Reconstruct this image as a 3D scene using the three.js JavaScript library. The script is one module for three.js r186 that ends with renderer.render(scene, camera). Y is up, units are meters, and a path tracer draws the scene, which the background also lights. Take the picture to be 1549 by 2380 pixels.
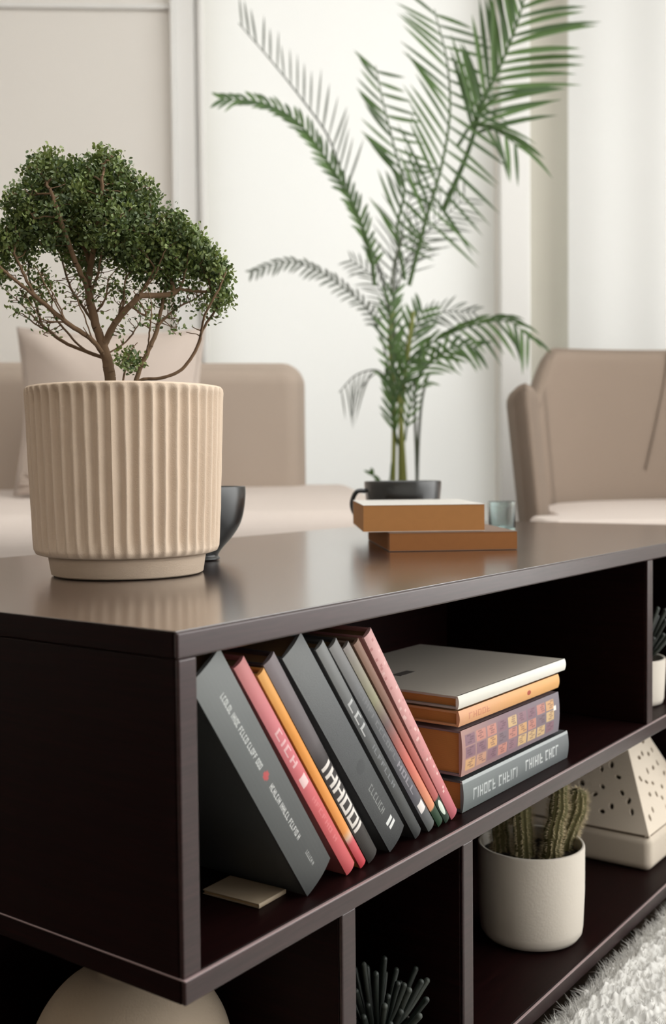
import * as THREE from 'three';
import { RoundedBoxGeometry } from 'three/addons/geometries/RoundedBoxGeometry.js';
import { mergeGeometries, mergeVertices } from 'three/addons/utils/BufferGeometryUtils.js';
import { ImprovedNoise } from 'three/addons/math/ImprovedNoise.js';
import { RectAreaLightUniformsLib } from 'three/addons/lights/RectAreaLightUniformsLib.js';

// ---------------------------------------------------------------- camera, sky, light, exposure
const scene = new THREE.Scene();
const deg = (d) => d * Math.PI / 180;
const camera = new THREE.PerspectiveCamera(50.3014, 1549 / 2380, 0.02, 60);
camera.position.set(0, 0.543, 0);
camera.rotation.set(deg(-2.3644), deg(-2.9), deg(-0.5827), 'YXZ');
camera.focus = 0.88; camera.userData.fStop = 7;
const SKY = 2.7, DAY = 1.35;
scene.background = new THREE.Color().setRGB(1.0 * SKY, 0.99 * SKY, 0.965 * SKY);
const renderer = new THREE.WebGLRenderer({ antialias: true });
renderer.shadowMap.enabled = true;
renderer.toneMapping = THREE.LinearToneMapping;
renderer.toneMappingExposure = 1.0;
RectAreaLightUniformsLib.init();
// lamps added at two openings: the made-up roof light and the right wall window
for (const [w, h, at, to] of [[2.8, 1.9, [0.45, 2.69, -0.75], [0.45, 0, -0.75]], [3.75, 2.45, [2.68, 1.32, -0.325], [0, 1.32, -0.325]]]) {
  const day = new THREE.RectAreaLight(new THREE.Color().setRGB(1, 0.99, 0.965), DAY, w, h); day.name = 'added_daylight'; day.position.set(...at); if (to[1] === 0) day.rotation.x = -Math.PI / 2; else day.rotation.y = Math.PI / 2; scene.add(day);
}

// ---------------------------------------------------------------- helpers
function rngOf(seed) { let a = seed >>> 0; return () => { a = (a + 0x6d2b79f5) | 0; let t = Math.imul(a ^ (a >>> 15), 1 | a); t = (t + Math.imul(t ^ (t >>> 7), 61 | t)) ^ t; return ((t ^ (t >>> 14)) >>> 0) / 4294967296; }; }
const perlin = new ImprovedNoise();
const V = (x, y, z) => new THREE.Vector3(x, y, z);
const used = {};
function numbered(name) { const n = used[name] = (used[name] ?? -1) + 1; return n ? `${name}_${String(n).padStart(3, '0')}` : name; }
function shade(o) { o.castShadow = true; o.receiveShadow = true; return o; }
function thing(name, label, category, pos = [0, 0, 0], turn = 0, group) {
  const o = new THREE.Group(); o.name = numbered(name); o.position.set(...pos); o.rotation.order = 'YXZ'; o.rotation.y = turn;
  o.userData = { label, category }; if (group) o.userData.group = group; scene.add(o); return o;
}
function part(parent, name, geo, mat, label, kind) {
  const m = shade(new THREE.Mesh(geo, mat)); m.name = name; if (label) m.userData.label = label; if (kind) m.userData.kind = kind; parent.add(m); return m;
}
function struct(name, geo, mat) { const m = shade(new THREE.Mesh(geo, mat)); m.name = numbered(name); m.userData.kind = 'structure'; scene.add(m); return m; }
function structGroup(name) { const g = new THREE.Group(); g.name = numbered(name); g.userData.kind = 'structure'; scene.add(g); return g; }
// uv in metres by the face's main direction
function metric(g, k = 1) {
  const p = g.attributes.position, n = g.attributes.normal, uv = new Float32Array(p.count * 2);
  for (let i = 0; i < p.count; i++) {
    const ax = Math.abs(n.getX(i)), ay = Math.abs(n.getY(i)), az = Math.abs(n.getZ(i));
    const [u, v] = ay >= ax && ay >= az ? [p.getX(i), p.getZ(i)] : ax >= az ? [p.getZ(i), p.getY(i)] : [p.getX(i), p.getY(i)];
    uv[2 * i] = u * k; uv[2 * i + 1] = v * k;
  }
  g.setAttribute('uv', new THREE.BufferAttribute(uv, 2)); return g;
}
// box between two corners, edges rounded by r
function box(x0, y0, z0, x1, y1, z1, r = 0.0015, seg = 2) {
  const w = Math.abs(x1 - x0), h = Math.abs(y1 - y0), d = Math.abs(z1 - z0);
  const g = new RoundedBoxGeometry(w, h, d, seg, Math.min(r, w / 2.01, h / 2.01, d / 2.01));
  g.translate((x0 + x1) / 2, (y0 + y1) / 2, (z0 + z1) / 2); return metric(g);
}
function plainBox(x0, y0, z0, x1, y1, z1) {
  const g = new THREE.BoxGeometry(Math.abs(x1 - x0), Math.abs(y1 - y0), Math.abs(z1 - z0)); g.translate((x0 + x1) / 2, (y0 + y1) / 2, (z0 + z1) / 2); return metric(g);
}
function lathe(pts, seg = 64) { return new THREE.LatheGeometry(pts.map(([r, y]) => new THREE.Vector2(r, y)), seg); }
// smooth profile through control points [r, y]
function profile(ctrl, n = 48) { const c = new THREE.CatmullRomCurve3(ctrl.map(([r, y]) => V(r, y, 0)), false, 'centripetal'); return c.getPoints(n).map((p) => [Math.max(p.x, 0), p.y]); }
function tube(pts, r0, r1, seg = 16, rad = 6) {
  const c = !Array.isArray(pts) ? pts : new THREE.CatmullRomCurve3(pts, false, 'centripetal');
  const g = new THREE.TubeGeometry(c, seg, 1, rad, false), p = g.attributes.position;
  for (let i = 0; i <= seg; i++) { const t = i / seg, q = c.getPointAt(t), r = r0 + (r1 - r0) * t; for (let j = 0; j <= rad; j++) { const k = i * (rad + 1) + j; p.setXYZ(k, q.x + (p.getX(k) - q.x) * r, q.y + (p.getY(k) - q.y) * r, q.z + (p.getZ(k) - q.z) * r); } }
  g.computeVertexNormals(); return g;
}
function dataTex(n, f, srgb = false) {
  const d = new Uint8Array(n * n * 4);
  for (let y = 0; y < n; y++) for (let x = 0; x < n; x++) { const c = f(x / n, y / n, x, y), i = (y * n + x) * 4; d[i] = c[0]; d[i + 1] = c[1]; d[i + 2] = c[2]; d[i + 3] = 255; }
  const t = new THREE.DataTexture(d, n, n); t.wrapS = t.wrapT = THREE.RepeatWrapping; t.magFilter = THREE.LinearFilter; t.minFilter = THREE.LinearFilter; if (srgb) t.colorSpace = THREE.SRGBColorSpace; t.needsUpdate = true; return t;
}
const grey = (v) => { const c = Math.max(0, Math.min(255, v)); return [c, c, c]; };
const rep = (t, x, y = x) => { const c = t.clone(); c.repeat.set(x, y); c.needsUpdate = true; return c; };
const std = (o) => new THREE.MeshStandardMaterial({ side: THREE.DoubleSide, ...o });
const phys = (o) => new THREE.MeshPhysicalMaterial({ side: THREE.DoubleSide, ...o });
const rgb = (r, g, b) => new THREE.Color().setRGB(r, g, b);
const tileNoise = (u, v, s) => { const a = perlin.noise(u * s, v * s, 1.7), b = perlin.noise((u - 1) * s, v * s, 1.7), c = perlin.noise(u * s, (v - 1) * s, 1.7), d = perlin.noise((u - 1) * s, (v - 1) * s, 1.7); return (a * (1 - u) + b * u) * (1 - v) + (c * (1 - u) + d * u) * v; };

// ---------------------------------------------------------------- materials
const rt = rngOf(5);
const speckTex = (() => { const n = 256, a = Array.from({ length: n * n }, () => rt()); return dataTex(n, (u, v, x, y) => grey(128 + 60 * tileNoise(u, v, 24) + 70 * (a[y * n + x] - 0.5))); })();
const weaveTex = dataTex(256, (u, v, x, y) => grey(128 + 45 * Math.sin(x * Math.PI / 4) * Math.sin(y * Math.PI / 4) + 60 * tileNoise(u, v, 40)));
const grainTex = dataTex(512, (u, v) => { const g = tileNoise((u * 3) % 1, (v * 40) % 1, 9) * 40 + 34 * perlin.noise(u * 6, v * 220, 0.4); return grey(150 + g); }, true);
const grainBump = dataTex(512, (u, v) => grey(128 + 60 * perlin.noise(u * 7, v * 190, 2.4)));
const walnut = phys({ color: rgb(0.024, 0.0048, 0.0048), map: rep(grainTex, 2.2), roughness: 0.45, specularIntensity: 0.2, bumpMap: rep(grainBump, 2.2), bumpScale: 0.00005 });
const seam = std({ color: rgb(0.3, 0.22, 0.22), roughness: 0.4 });  // on the table: pale tone painting the highlight along shelf edges
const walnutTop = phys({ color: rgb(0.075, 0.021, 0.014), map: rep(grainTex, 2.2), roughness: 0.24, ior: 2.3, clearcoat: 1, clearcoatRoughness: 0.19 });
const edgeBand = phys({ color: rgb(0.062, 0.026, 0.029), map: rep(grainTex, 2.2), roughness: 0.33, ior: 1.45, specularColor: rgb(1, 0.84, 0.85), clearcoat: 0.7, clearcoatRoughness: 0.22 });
const white = std({ color: rgb(0.8, 0.785, 0.75), roughness: 0.85, bumpMap: rep(speckTex, 3), bumpScale: 0.0003 });
const taupe = std({ color: rgb(0.6, 0.54, 0.47), roughness: 0.9, bumpMap: rep(speckTex, 3), bumpScale: 0.0003 });
const trimWhite = std({ color: rgb(0.84, 0.835, 0.815), roughness: 0.5 });
const wallPaint = std({ color: rgb(0.85, 0.82, 0.775), roughness: 0.9, bumpMap: rep(speckTex, 3), bumpScale: 0.0004 });
const floorWood = std({ color: rgb(0.2, 0.13, 0.085), map: rep(grainTex, 1.5), roughness: 0.5 });
const clearPane = phys({ color: 0xffffff, transmission: 1, thickness: 0, roughness: 0, ior: 1.45 });
const curtainCloth = phys({ color: rgb(0.74, 0.745, 0.73), transmission: 0.075, thickness: 0, roughness: 1, bumpMap: rep(weaveTex, 20), bumpScale: 0.0001 });
const sheer = phys({ color: rgb(0.78, 0.785, 0.765), transmission: 0.245, thickness: 0, roughness: 1, bumpMap: rep(weaveTex, 20), bumpScale: 0.0001 });
const sofaFabric = std({ color: rgb(0.41, 0.335, 0.275), roughness: 0.95, bumpMap: rep(weaveTex, 25), bumpScale: 0.0006 });
const toplitFabric = std({ color: rgb(0.62, 0.545, 0.495), roughness: 0.95, bumpMap: rep(weaveTex, 25), bumpScale: 0.0006 });  // light from above painted into the seats as a paler tone
const chairFabric = std({ color: rgb(0.285, 0.222, 0.175), roughness: 0.95, bumpMap: rep(weaveTex, 25), bumpScale: 0.0006 });
const pillowFabric = std({ color: rgb(0.52, 0.44, 0.385), roughness: 0.95, bumpMap: rep(weaveTex, 25), bumpScale: 0.0006 });
const darkLeg = std({ color: rgb(0.05, 0.035, 0.025), roughness: 0.5 });
const stoneware = std({ color: rgb(0.66, 0.53, 0.41), roughness: 0.8, bumpMap: rep(speckTex, 9), bumpScale: 0.0005 });
const potWhite = std({ color: rgb(0.62, 0.57, 0.5), roughness: 0.7, bumpMap: rep(speckTex, 8), bumpScale: 0.0003 });
const lanternClay = std({ color: rgb(0.66, 0.58, 0.48), roughness: 0.75, bumpMap: rep(speckTex, 10), bumpScale: 0.0004 });
const vaseClay = std({ color: rgb(0.4, 0.325, 0.245), roughness: 0.85, bumpMap: rep(speckTex, 8), bumpScale: 0.0006 });
const soilMat = std({ color: rgb(0.035, 0.024, 0.017), roughness: 1, bumpMap: rep(speckTex, 12), bumpScale: 0.003 });
const blackGlaze = phys({ color: rgb(0.012, 0.014, 0.015), roughness: 0.32, clearcoat: 0.6, clearcoatRoughness: 0.25 });
const barkMat = std({ color: rgb(0.36, 0.225, 0.13), roughness: 0.9, bumpMap: rep(speckTex, 4, 12), bumpScale: 0.0008 });

// ---------------------------------------------------------------- the room (x right, z towards the camera)
{
  const X0 = -2.6, X1 = 2.7, ZB = -3.2, ZF = 2.4, H = 2.7, th = 0.22;
  struct('floor', plainBox(X0 - th, -0.12, ZB - th, X1 + th, -0.018, ZF + th), floorWood);
  const fl = scene.children[scene.children.length - 1];
  const rp = rngOf(31); const tones = [0, 1, 2].map((i) => { const m = floorWood.clone(); m.color = rgb(0.2 - 0.03 * i, 0.13 - 0.02 * i, 0.085 - 0.013 * i); return m; });
  for (let i = 0; i < 30; i++) { const x = X0 + 0.003 + i * 0.1766; let z = ZB; while (z < ZF) { const l = Math.min(1.1 + rp() * 1.1, ZF - z); if (l > 0.05) part(fl, 'plank', box(x, -0.018, z + 0.001, x + 0.174, 0, z + l - 0.001, 0.001, 1), tones[Math.floor(rp() * 3)]); z += l; } }
  const K = [-1.0, 1.9, -1.75, 0.25]; // roof light added over the middle of the room for light from above
  struct('ceiling', mergeGeometries([plainBox(X0 - th, H, ZB - th, K[0], H + 0.15, ZF + th), plainBox(K[1], H, ZB - th, X1 + th, H + 0.15, ZF + th), plainBox(K[0], H, ZB - th, K[1], H + 0.15, K[2]), plainBox(K[0], H, K[3], K[1], H + 0.15, ZF + th)]), white);
  struct('wall_left', plainBox(X0 - th, 0, ZB - th, X0, H, ZF + th), taupe);
  // back wall: left stretch, pier between the two tall windows, right stretch, header
  const W1 = [-0.2, 0.66], W2 = [0.9, 2.45], head = 2.45;
  const wb = struct('wall_back', mergeGeometries([
    plainBox(X0, 0, ZB - th, W1[0], H, ZB), plainBox(W1[1], 0, ZB - th, W2[0], H, ZB), plainBox(W2[1], 0, ZB - th, X1, H, ZB),
    plainBox(W1[0], head, ZB - th, W1[1], H, ZB), plainBox(W2[0], head, ZB - th, W2[1], H, ZB), plainBox(W1[0], 0, ZB - th, W1[1], 0.06, ZB), plainBox(W2[0], 0, ZB - th, W2[1], 0.06, ZB)]), wallPaint);
  // right wall with a wide daylight opening, front wall behind the camera with another
  const R = [-2.25, 1.6], rs = 0.04, rh = 2.6;
  struct('wall_right', mergeGeometries([plainBox(X1, 0, ZB - th, X1 + th, H, R[0]), plainBox(X1, 0, R[1], X1 + th, H, ZF + th), plainBox(X1, 0, R[0], X1 + th, rs, R[1]), plainBox(X1, rh, R[0], X1 + th, H, R[1])]), white);
  struct('wall_front', plainBox(X0, 0, ZF, X1, H, ZF + th), taupe);
  // windows: frame bars and one pane each
  function windowUnit(name, along, a0, a1, y0, y1, at, bars) {
    const g = structGroup(name);
    const put = (u0, v0, u1, v1, d = 0.03) => along === 'x' ? box(u0, v0, at - d, u1, v1, at + d, 0.004) : box(at - d, v0, u0, at + d, v1, u1, 0.004);
    const fr = [put(a0, y0, a0 + 0.05, y1), put(a1 - 0.05, y0, a1, y1), put(a0, y0, a1, y0 + 0.06), put(a0, y1 - 0.05, a1, y1)];
    for (let i = 1; i < bars; i++) { const u = a0 + (a1 - a0) * i / bars; fr.push(put(u - 0.025, y0, u + 0.025, y1)); }
    part(g, 'window_frame', mergeGeometries(fr), trimWhite);
    const q = new THREE.PlaneGeometry(a1 - a0 - 0.06, y1 - y0 - 0.06); if (along === 'z') q.rotateY(Math.PI / 2);
    q.translate(along === 'x' ? (a0 + a1) / 2 : at, (y0 + y1) / 2, along === 'x' ? at : (a0 + a1) / 2); part(g, 'pane', q, clearPane);
    return g;
  }
  windowUnit('window_1', 'x', W1[0], W1[1], 0.06, head, ZB - 0.16, 1);
  windowUnit('window_2', 'x', W2[0], W2[1], 0.06, head, ZB - 0.16, 2);
  windowUnit('window_3', 'z', R[0], R[1], rs, rh, X1 + 0.12, 4);
  const rl = structGroup('added_window_4'), rf = [];  // unseen roof window, added to bring light from above
  for (const x of [K[0], K[0] + 1.11, K[0] + 2.24, K[1] - 0.05]) rf.push(box(x, H + 0.05, K[2], x + 0.05, H + 0.11, K[3], 0.004));
  for (const z of [K[2], K[3] - 0.05]) rf.push(box(K[0], H + 0.05, z, K[1], H + 0.11, z + 0.05, 0.004));
  part(rl, 'window_frame', mergeGeometries(rf), trimWhite); part(rl, 'pane', new THREE.PlaneGeometry(K[1] - K[0] - 0.04, K[3] - K[2] - 0.04).rotateX(Math.PI / 2).translate((K[0] + K[1]) / 2, H + 0.08, (K[2] + K[3]) / 2), clearPane);
  // moulded casing round the first window, panel moulding on the wall left of it
  const c = structGroup('trim_1');
  part(c, 'casing', mergeGeometries([box(-0.29, 0, ZB, -0.278, 2.55, ZB + 0.034, 0.004), box(-0.278, 0, ZB, -0.222, 2.5, ZB + 0.02, 0.004), box(-0.212, 0, ZB, -0.196, 2.47, ZB + 0.03, 0.005), box(-0.222, 0, ZB, -0.212, 2.47, ZB + 0.008, 0.002)]), trimWhite);
  part(c, 'casing', mergeGeometries([box(0.656, 0, ZB, 0.745, 2.5, ZB + 0.03, 0.005)]), trimWhite);
  part(c, 'casing', box(-0.3, 2.45, ZB, 0.745, 2.56, ZB + 0.034, 0.004), trimWhite);
  const pm = structGroup('trim_2');
  part(pm, 'panel_moulding', mergeGeometries([box(-2.3, 1.853, ZB, -0.29, 1.868, ZB + 0.014, 0.004), box(-2.3, 0.75, ZB, -0.29, 0.765, ZB + 0.014, 0.004), box(-2.3, 0.75, ZB, -2.285, 1.868, ZB + 0.014, 0.004)]), trimWhite);
  const pp = structGroup('trim_3'); part(pp, 'pier_tone_sheet', box(0.747, 0.11, ZB, W2[0] - 0.002, 2.69, ZB + 0.006, 0.002), std({ color: rgb(0.56, 0.54, 0.47), roughness: 0.9 }));  // darker sheet added over the pier to lower its tone
  const bb = structGroup('baseboard_back');
  part(bb, 'board', mergeGeometries([box(X0, 0, ZB, -0.3, 0.11, ZB + 0.016, 0.004), box(0.745, 0, ZB, W2[0], 0.11, ZB + 0.016, 0.004)]), trimWhite);
  const bl = structGroup('baseboard_left'); part(bl, 'board', box(X0, 0, ZB + 0.016, X0 + 0.016, 0.11, ZF, 0.004), trimWhite);

  // sheer blind added to dim the first window, sheer curtain before the second
  const t = thing('added_blind', 'plain white sheer blind added to dim the tall window behind the palm', 'blind', [0.23, 0, ZB - 0.08]);
  part(t, 'fabric', new THREE.PlaneGeometry(0.8596, 2.36).translate(0, 1.24, 0), sheer);
  part(t, 'bottom_bar', box(-0.425, 0.062, -0.008, 0.425, 0.085, 0.008, 0.004), trimWhite);
  part(t, 'roller', new THREE.CylinderGeometry(0.02, 0.02, 0.85, 20).rotateZ(Math.PI / 2).translate(0, 2.425, -0.012), trimWhite);
  const cu = thing('sheer_curtain', 'floor-length white sheer curtain hanging behind the armchair', 'curtain', [0.845, 0, ZB + 0.07]);
  const cg = new THREE.PlaneGeometry(1.7, 2.5, 260, 6); const p = cg.attributes.position;
  for (let i = 0; i < p.count; i++) { const x = p.getX(i) + 0.85; p.setZ(i, 0.012 * Math.sin(x * 26 + 0.6 * Math.sin(x * 9)) * Math.min(1, x * 4)); p.setX(i, x); p.setY(i, p.getY(i) + 1.28); }
  cg.computeVertexNormals(); part(cu, 'fabric', cg, curtainCloth);
  part(cu, 'rod', new THREE.CylinderGeometry(0.011, 0.011, 1.8, 16).rotateZ(Math.PI / 2).translate(0.85, 2.545, 0), trimWhite);
  for (const x of [0.05, 1.68]) part(cu, 'bracket', box(x - 0.008, 2.53, -0.072, x + 0.008, 2.56, 0.012, 0.003), trimWhite);
}

// ---------------------------------------------------------------- coffee table with open compartments; its own frame: x along the front, z towards the viewer
const TURN = deg(50.9474), CORNER = V(-0.0576, 0, -0.6241);
const T = 0.45, M = 0.2459, B = 0.0415, PT = 0.0152, DEP = 0.532, LEN = 1.19;
const onTable = (x, y, z) => { const c = Math.cos(TURN), s = Math.sin(TURN); return [CORNER.x + x * c + z * s, y, CORNER.z - x * s + z * c]; };
{
  const t = thing('coffee_table', 'long dark mahogany coffee table with open compartments full of books and pots', 'coffee table', CORNER.toArray(), TURN);
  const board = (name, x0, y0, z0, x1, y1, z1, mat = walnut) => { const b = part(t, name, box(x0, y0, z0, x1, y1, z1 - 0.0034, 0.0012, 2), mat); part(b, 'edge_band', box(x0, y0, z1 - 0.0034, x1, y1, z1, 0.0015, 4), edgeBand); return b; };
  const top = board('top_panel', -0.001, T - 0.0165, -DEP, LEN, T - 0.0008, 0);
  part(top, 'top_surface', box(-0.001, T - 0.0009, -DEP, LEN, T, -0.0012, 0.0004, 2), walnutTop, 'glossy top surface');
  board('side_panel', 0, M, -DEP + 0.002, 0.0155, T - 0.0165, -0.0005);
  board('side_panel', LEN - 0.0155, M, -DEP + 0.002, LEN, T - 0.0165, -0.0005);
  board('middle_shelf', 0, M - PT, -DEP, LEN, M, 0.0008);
  part(t, 'edge_highlight', mergeGeometries([box(-0.0003, M - 0.0006, -0.0012, LEN, M + 0.0003, 0.0011, 0.0003), box(-0.0003, M - 0.0006, -DEP, 0.0009, M + 0.0003, -0.0012, 0.0003)]), seam, 'pale painted highlight along the shelf edge');  // pale strip painted in for the highlight on the front edge
  part(t, 'edge_highlight', box(0, B - 0.0006, -0.0012, LEN, B + 0.0003, 0.0011, 0.0003), seam, 'pale painted highlight along the shelf edge');
  board('bottom_shelf', 0, B - PT, -DEP, LEN, B, 0.0008);
  for (const x of [0.765]) board('divider', x - 0.0082, M, -DEP + 0.002, x + 0.0082, T - 0.0165, -0.001);
  for (const x of [0.1668, 0.3384, 1.02]) board('divider', x - 0.0085, B, -DEP + 0.002, x + 0.0085, M - PT, -0.001);
  part(t, 'back_panel', box(0.0155, M, -0.272, LEN - 0.0155, T - 0.0165, -0.264), walnut);
  part(t, 'back_panel', box(0, B, -0.272, LEN, M - PT, -0.264), walnut);
  for (const [x, z] of [[0.03, -0.05], [LEN - 0.09, -0.05], [0.03, -DEP + 0.01], [LEN - 0.09, -DEP + 0.01]]) part(t, 'foot', box(x, 0, z, x + 0.06, B - PT, z + 0.04), walnut);
}

// ---------------------------------------------------------------- rug
{
  const t = thing('rug', 'pale grey shaggy rug on the floor in front of the table', 'rug', CORNER.toArray(), TURN);
  const x0 = -0.1, x1 = 1.5, z0 = 0.012, z1 = 1.1;
  part(t, 'backing', box(x0, 0.001, z0 + 0.006, x1, 0.006, z1, 0.001), std({ color: rgb(0.5, 0.48, 0.44), roughness: 1 }));
  const mat = std({ color: rgb(0.66, 0.65, 0.625), roughness: 1, vertexColors: true });
  const nx = 640, nz = 420, g = new THREE.PlaneGeometry(1, 1, nx, nz).rotateX(-Math.PI / 2), p = g.attributes.position, col = new Float32Array(p.count * 3);
  const hgt = (x, z) => 0.0235 + 0.0055 * perlin.noise(x * 60, z * 60, 3.1) + 0.004 * perlin.noise(x * 140, z * 140, 7.7) + 0.0022 * perlin.noise(x * 330, z * 330, 5.1) + 0.003 * perlin.noise(x * 16, z * 16, 1.1);
  for (let i = 0; i < p.count; i++) {
    const u = p.getX(i) + 0.5, v = p.getZ(i) + 0.5, x = x0 + (x1 - x0) * Math.pow(u, 1.05), zz = z0 + (z1 - z0) * Math.pow(v, 1.6);
    const e = Math.min(1, (zz - z0) / 0.012, (z1 - zz) / 0.012, (x - x0) / 0.012, (x1 - x) / 0.012); const wob = v === 0 ? 0.006 * perlin.noise(x * 70, 0.5, 0) : 0;
    p.setXYZ(i, x, hgt(x, zz) * Math.sqrt(Math.max(e, v === 0 ? 0.1 : 0.8)), zz + wob);
    const k = 0.95 + 0.12 * perlin.noise(x * 45, zz * 45, 9.3); col.set([k, k, k * 0.99], i * 3);
  }
  g.setAttribute('color', new THREE.BufferAttribute(col, 3)); g.computeVertexNormals(); part(t, 'pile_mat', g, mat);
  // loose pile: curved tufts
  const tg = new THREE.ConeGeometry(0.0009, 0.017, 3, 3, true); { const q = tg.attributes.position; for (let i = 0; i < q.count; i++) { const y = (q.getY(i) + 0.0085) / 0.017; q.setY(i, q.getY(i) + 0.0085); q.setX(i, q.getX(i) * 1.0 + 0.009 * y * y); } tg.computeVertexNormals(); }
  const N = 70000, im = shade(new THREE.InstancedMesh(tg, std({ color: rgb(0.68, 0.67, 0.645), roughness: 1 }), N)), r = rngOf(77), o = new THREE.Object3D(), cc = new THREE.Color();
  im.name = 'pile'; im.userData.kind = 'stuff';
  for (let i = 0; i < N; i++) {
    const x = x0 + 0.25 + r() * 1.2, z = z0 + (i < 9000 ? r() * 0.012 : Math.pow(r(), 1.3) * 0.75); o.position.set(x, hgt(x, z) - 0.0085, z);
    const lump = perlin.noise(x * 38, z * 38, 4.4) * 3; o.rotation.set((r() - 0.5) * 2.2, lump + r() * 3.5, (r() - 0.5) * 2.2); const s = 0.5 + r() * 0.5; o.scale.set(s, s, s); o.updateMatrix(); im.setMatrixAt(i, o.matrix);
    const k = 0.88 + r() * 0.2; im.setColorAt(i, cc.setRGB(k, k * 0.995, k * 0.98));
  }
  t.add(im);
}

// ---------------------------------------------------------------- sofa with a pillow
{
  const t = thing('sofa', 'beige upholstered sofa standing behind the table under the wall', 'sofa', [-0.62, 0, -2.42], deg(5));
  const W = 0.715, xr = W - 0.02;
  const soft = (w, h, d, r, bulge) => { const g = new RoundedBoxGeometry(w, h, d, 8, r); return g; };
  part(t, 'backrest', metric(soft(1.7, 0.46, 0.2, 0.055).translate(xr - 0.85, 0.555, -0.12).applyMatrix4(new THREE.Matrix4())), sofaFabric);
  const seat = soft(1.8, 0.16, 0.72, 0.055); { const p = seat.attributes.position; for (let i = 0; i < p.count; i++) { const x = p.getX(i), y = p.getY(i), z = p.getZ(i); if (y > 0) p.setY(i, y + 0.012 * (1 - Math.pow(2 * x / 1.74, 4)) * (1 - Math.pow(2 * z / 0.72, 2)) - 0.04 * (z / 0.72)); } seat.computeVertexNormals(); }
  part(t, 'seat_cushion', metric(seat.translate(xr - 0.77, 0.405, 0.24)), toplitFabric, 'seat cushion painted paler for light from above');
  part(t, 'base', box(xr - 1.68, 0.12, -0.2, xr + 0.04, 0.335, 0.57, 0.03, 4), sofaFabric);
  for (const [x, z] of [[xr - 1.6, -0.14], [xr - 0.03, -0.14], [xr - 1.6, 0.5], [xr - 0.03, 0.5]]) part(t, 'leg', new THREE.CylinderGeometry(0.022, 0.015, 0.13, 16).translate(x, 0.065, z), darkLeg);
  // pillow: pinched corners, thick centre
  const q = thing('pillow', 'square blush beige pillow with pointed corners leaning on the sofa back', 'pillow', [-0.335, 0.5, -2.225], deg(4)); q.rotation.x = deg(-14);
  const n = 40, g = new THREE.SphereGeometry(1, 64, 40), p = g.attributes.position;
  for (let i = 0; i < p.count; i++) {
    let x = p.getX(i), y = p.getY(i), z = p.getZ(i); const l = Math.hypot(x, y) || 1e-6, a = Math.atan2(y, x), m = Math.max(Math.abs(Math.cos(a)), Math.abs(Math.sin(a)));
    const sq = 1 / m, k = Math.min(l, 1), cornerPull = 0.93 + 0.07 * Math.pow(sq - 1, 1) / 0.414 * 1.3; const rr = k * sq * cornerPull * 0.19;
    p.setXYZ(i, Math.cos(a) * rr, Math.sin(a) * rr * 0.92 + 0.17, z * 0.075 * Math.pow(Math.max(0, 1 - Math.pow(k, 4) * 0.55), 1));
  }
  g.computeVertexNormals(); part(q, 'cushion', metric(g), pillowFabric);
}

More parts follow.
